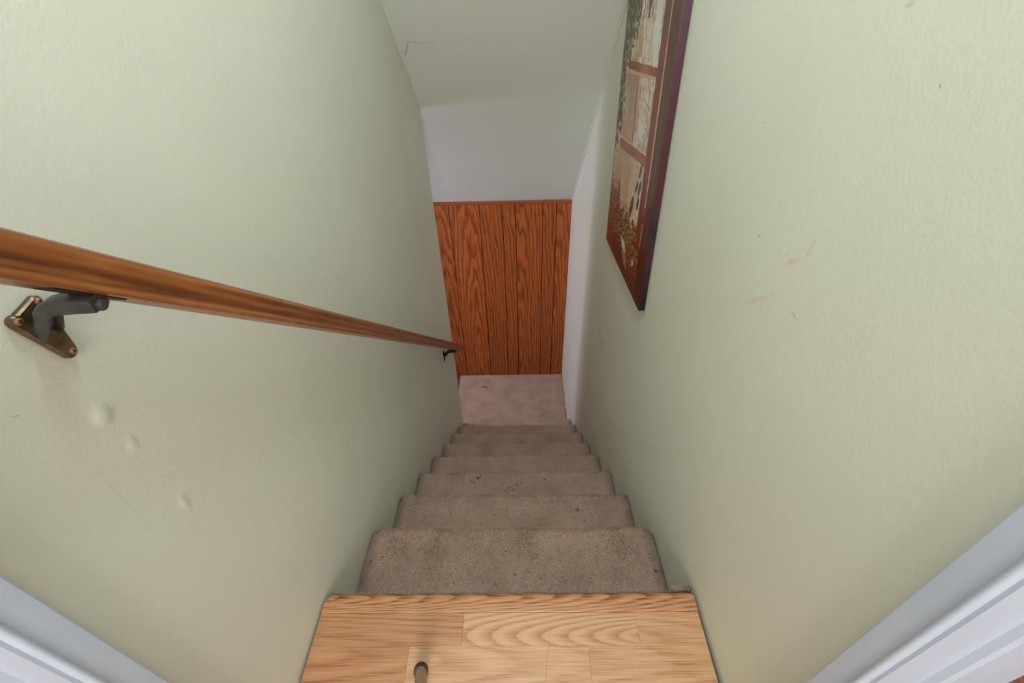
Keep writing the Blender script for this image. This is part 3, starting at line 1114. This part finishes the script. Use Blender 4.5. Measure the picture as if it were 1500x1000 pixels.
def side_mat():
    n = NT('canvas_edge', 0.35, 0.4)
    v_, x, y, z = n.coord()
    st = n.noise(n.vec(0.0, 0.0, n.m('MULTIPLY', z, 13.0)), 1.0, 2)
    col = n.ramp(n.m('DIVIDE', z, PH), [(0.0, lin(16, 9, 9)), (0.12, lin(34, 30, 36)), (0.2, lin(66, 28, 28)), (0.27, lin(32, 30, 36)), (0.36, lin(74, 32, 32)),
                                         (0.6, lin(74, 32, 38)), (0.82, lin(74, 44, 58)), (1.0, lin(74, 50, 66))])
    n.color(n.mix(n.m('MULTIPLY', st, 0.35), col, lin(34, 20, 24)))
    return n.mat


M_print, M_edge = print_mat(), side_mat()
NU, NV = 210, 400
verts, faces = [], []
xf = -PT
for j in range(NV + 1):
    for i in range(NU + 1):
        p = eu * (PW * i / NU) + ev * (PH * j / NV)
        verts.append((xf, p.y, p.z))
cols = []
for j in range(NV):
    for i in range(NU):
        a = j * (NU + 1) + i
        faces.append((a, a + NU + 1, a + NU + 2, a + 1))
        cols.append(lin(*print_colour((i + 0.5) / NU, (j + 0.5) / NV)))
face_o = pydata('print_face', verts, faces, M_print, pic)
att = face_o.data.color_attributes.new('print', 'FLOAT_COLOR', 'CORNER')
buf = np.repeat(np.array(cols, dtype=np.float32), 4, axis=0)
att.data.foreach_set('color', buf.reshape(-1))
# stretcher body with slightly rounded front arrises
bm = bmesh.new()
bm_box(bm, (0.0, 0.0, 0.0), (PT - 0.0004, PW, PH), 0.0012, 2)
body = bm_obj('stretcher', bm, M_edge, pic, (xf + 0.0004, 0, 0))
body.rotation_euler = (TH, 0, 0)

# ------------------------------------------------------------------ wooden stick standing at the bottom edge
foot = Vector((-0.2125, 0.305, 0.0))
tip2 = Vector((-0.1385, 0.152, 0.335))
ax = (tip2 - foot).normalized()
stick = empty('wooden_stick', foot, 'thin brown wooden stick with a black rubber foot standing on the light oak floor', 'stick')
q = Vector((1, 0, 0)).rotation_difference(ax)
bm = bmesh.new()
LS = (tip2 - foot).length
bm_tube(bm, [(0.012, 0, 0), (0.030, 0, 0), (LS * 0.5, 0, 0), (LS - 0.01, 0, 0), (LS, 0, 0)], [0.0098, 0.0102, 0.0108, 0.0115, 0.009], 20)
sh_ = bm_obj('shaft', bm, M_shaft, stick, smooth=True, angle=0.7)
bm = bmesh.new()
bm_tube(bm, [(0.004, 0, 0), (0.006, 0, 0), (0.011, 0, 0), (0.020, 0, 0), (0.027, 0, 0), (0.029, 0, 0), (0.029, 0, 0)],
        [0.0125, 0.0142, 0.0146, 0.0140, 0.0136, 0.0128, 0.0100], 22)
rb = bm_obj('rubber_foot', bm, M_rubber, stick, smooth=True, angle=0.7)
bm = bmesh.new()
side_v = ax.cross(Vector((0, 0, 1))).normalized()
for du, s in ((0.040, 0.5), (0.036, -0.35), (0.052, 0.15)):
    a0 = q.inverted() @ (Vector((0.0, 0.28, 0.96)))
    perp = Vector((0, a0.y, a0.z)).normalized()
    tang = Vector((1, 0, 0)).cross(perp)
    dirn = (perp + tang * s).normalized()
    bm_tube(bm, [Vector((du, 0, 0)) + dirn * 0.0098, Vector((du, 0, 0)) + dirn * 0.0107], [0.0011, 0.0009], 8)
pins = bm_obj('pin_holes', bm, M_dent, stick)
for o in (sh_, rb, pins):
    o.rotation_mode = 'QUATERNION'
    o.rotation_quaternion = q
    o.location = (0, 0, 0.007)
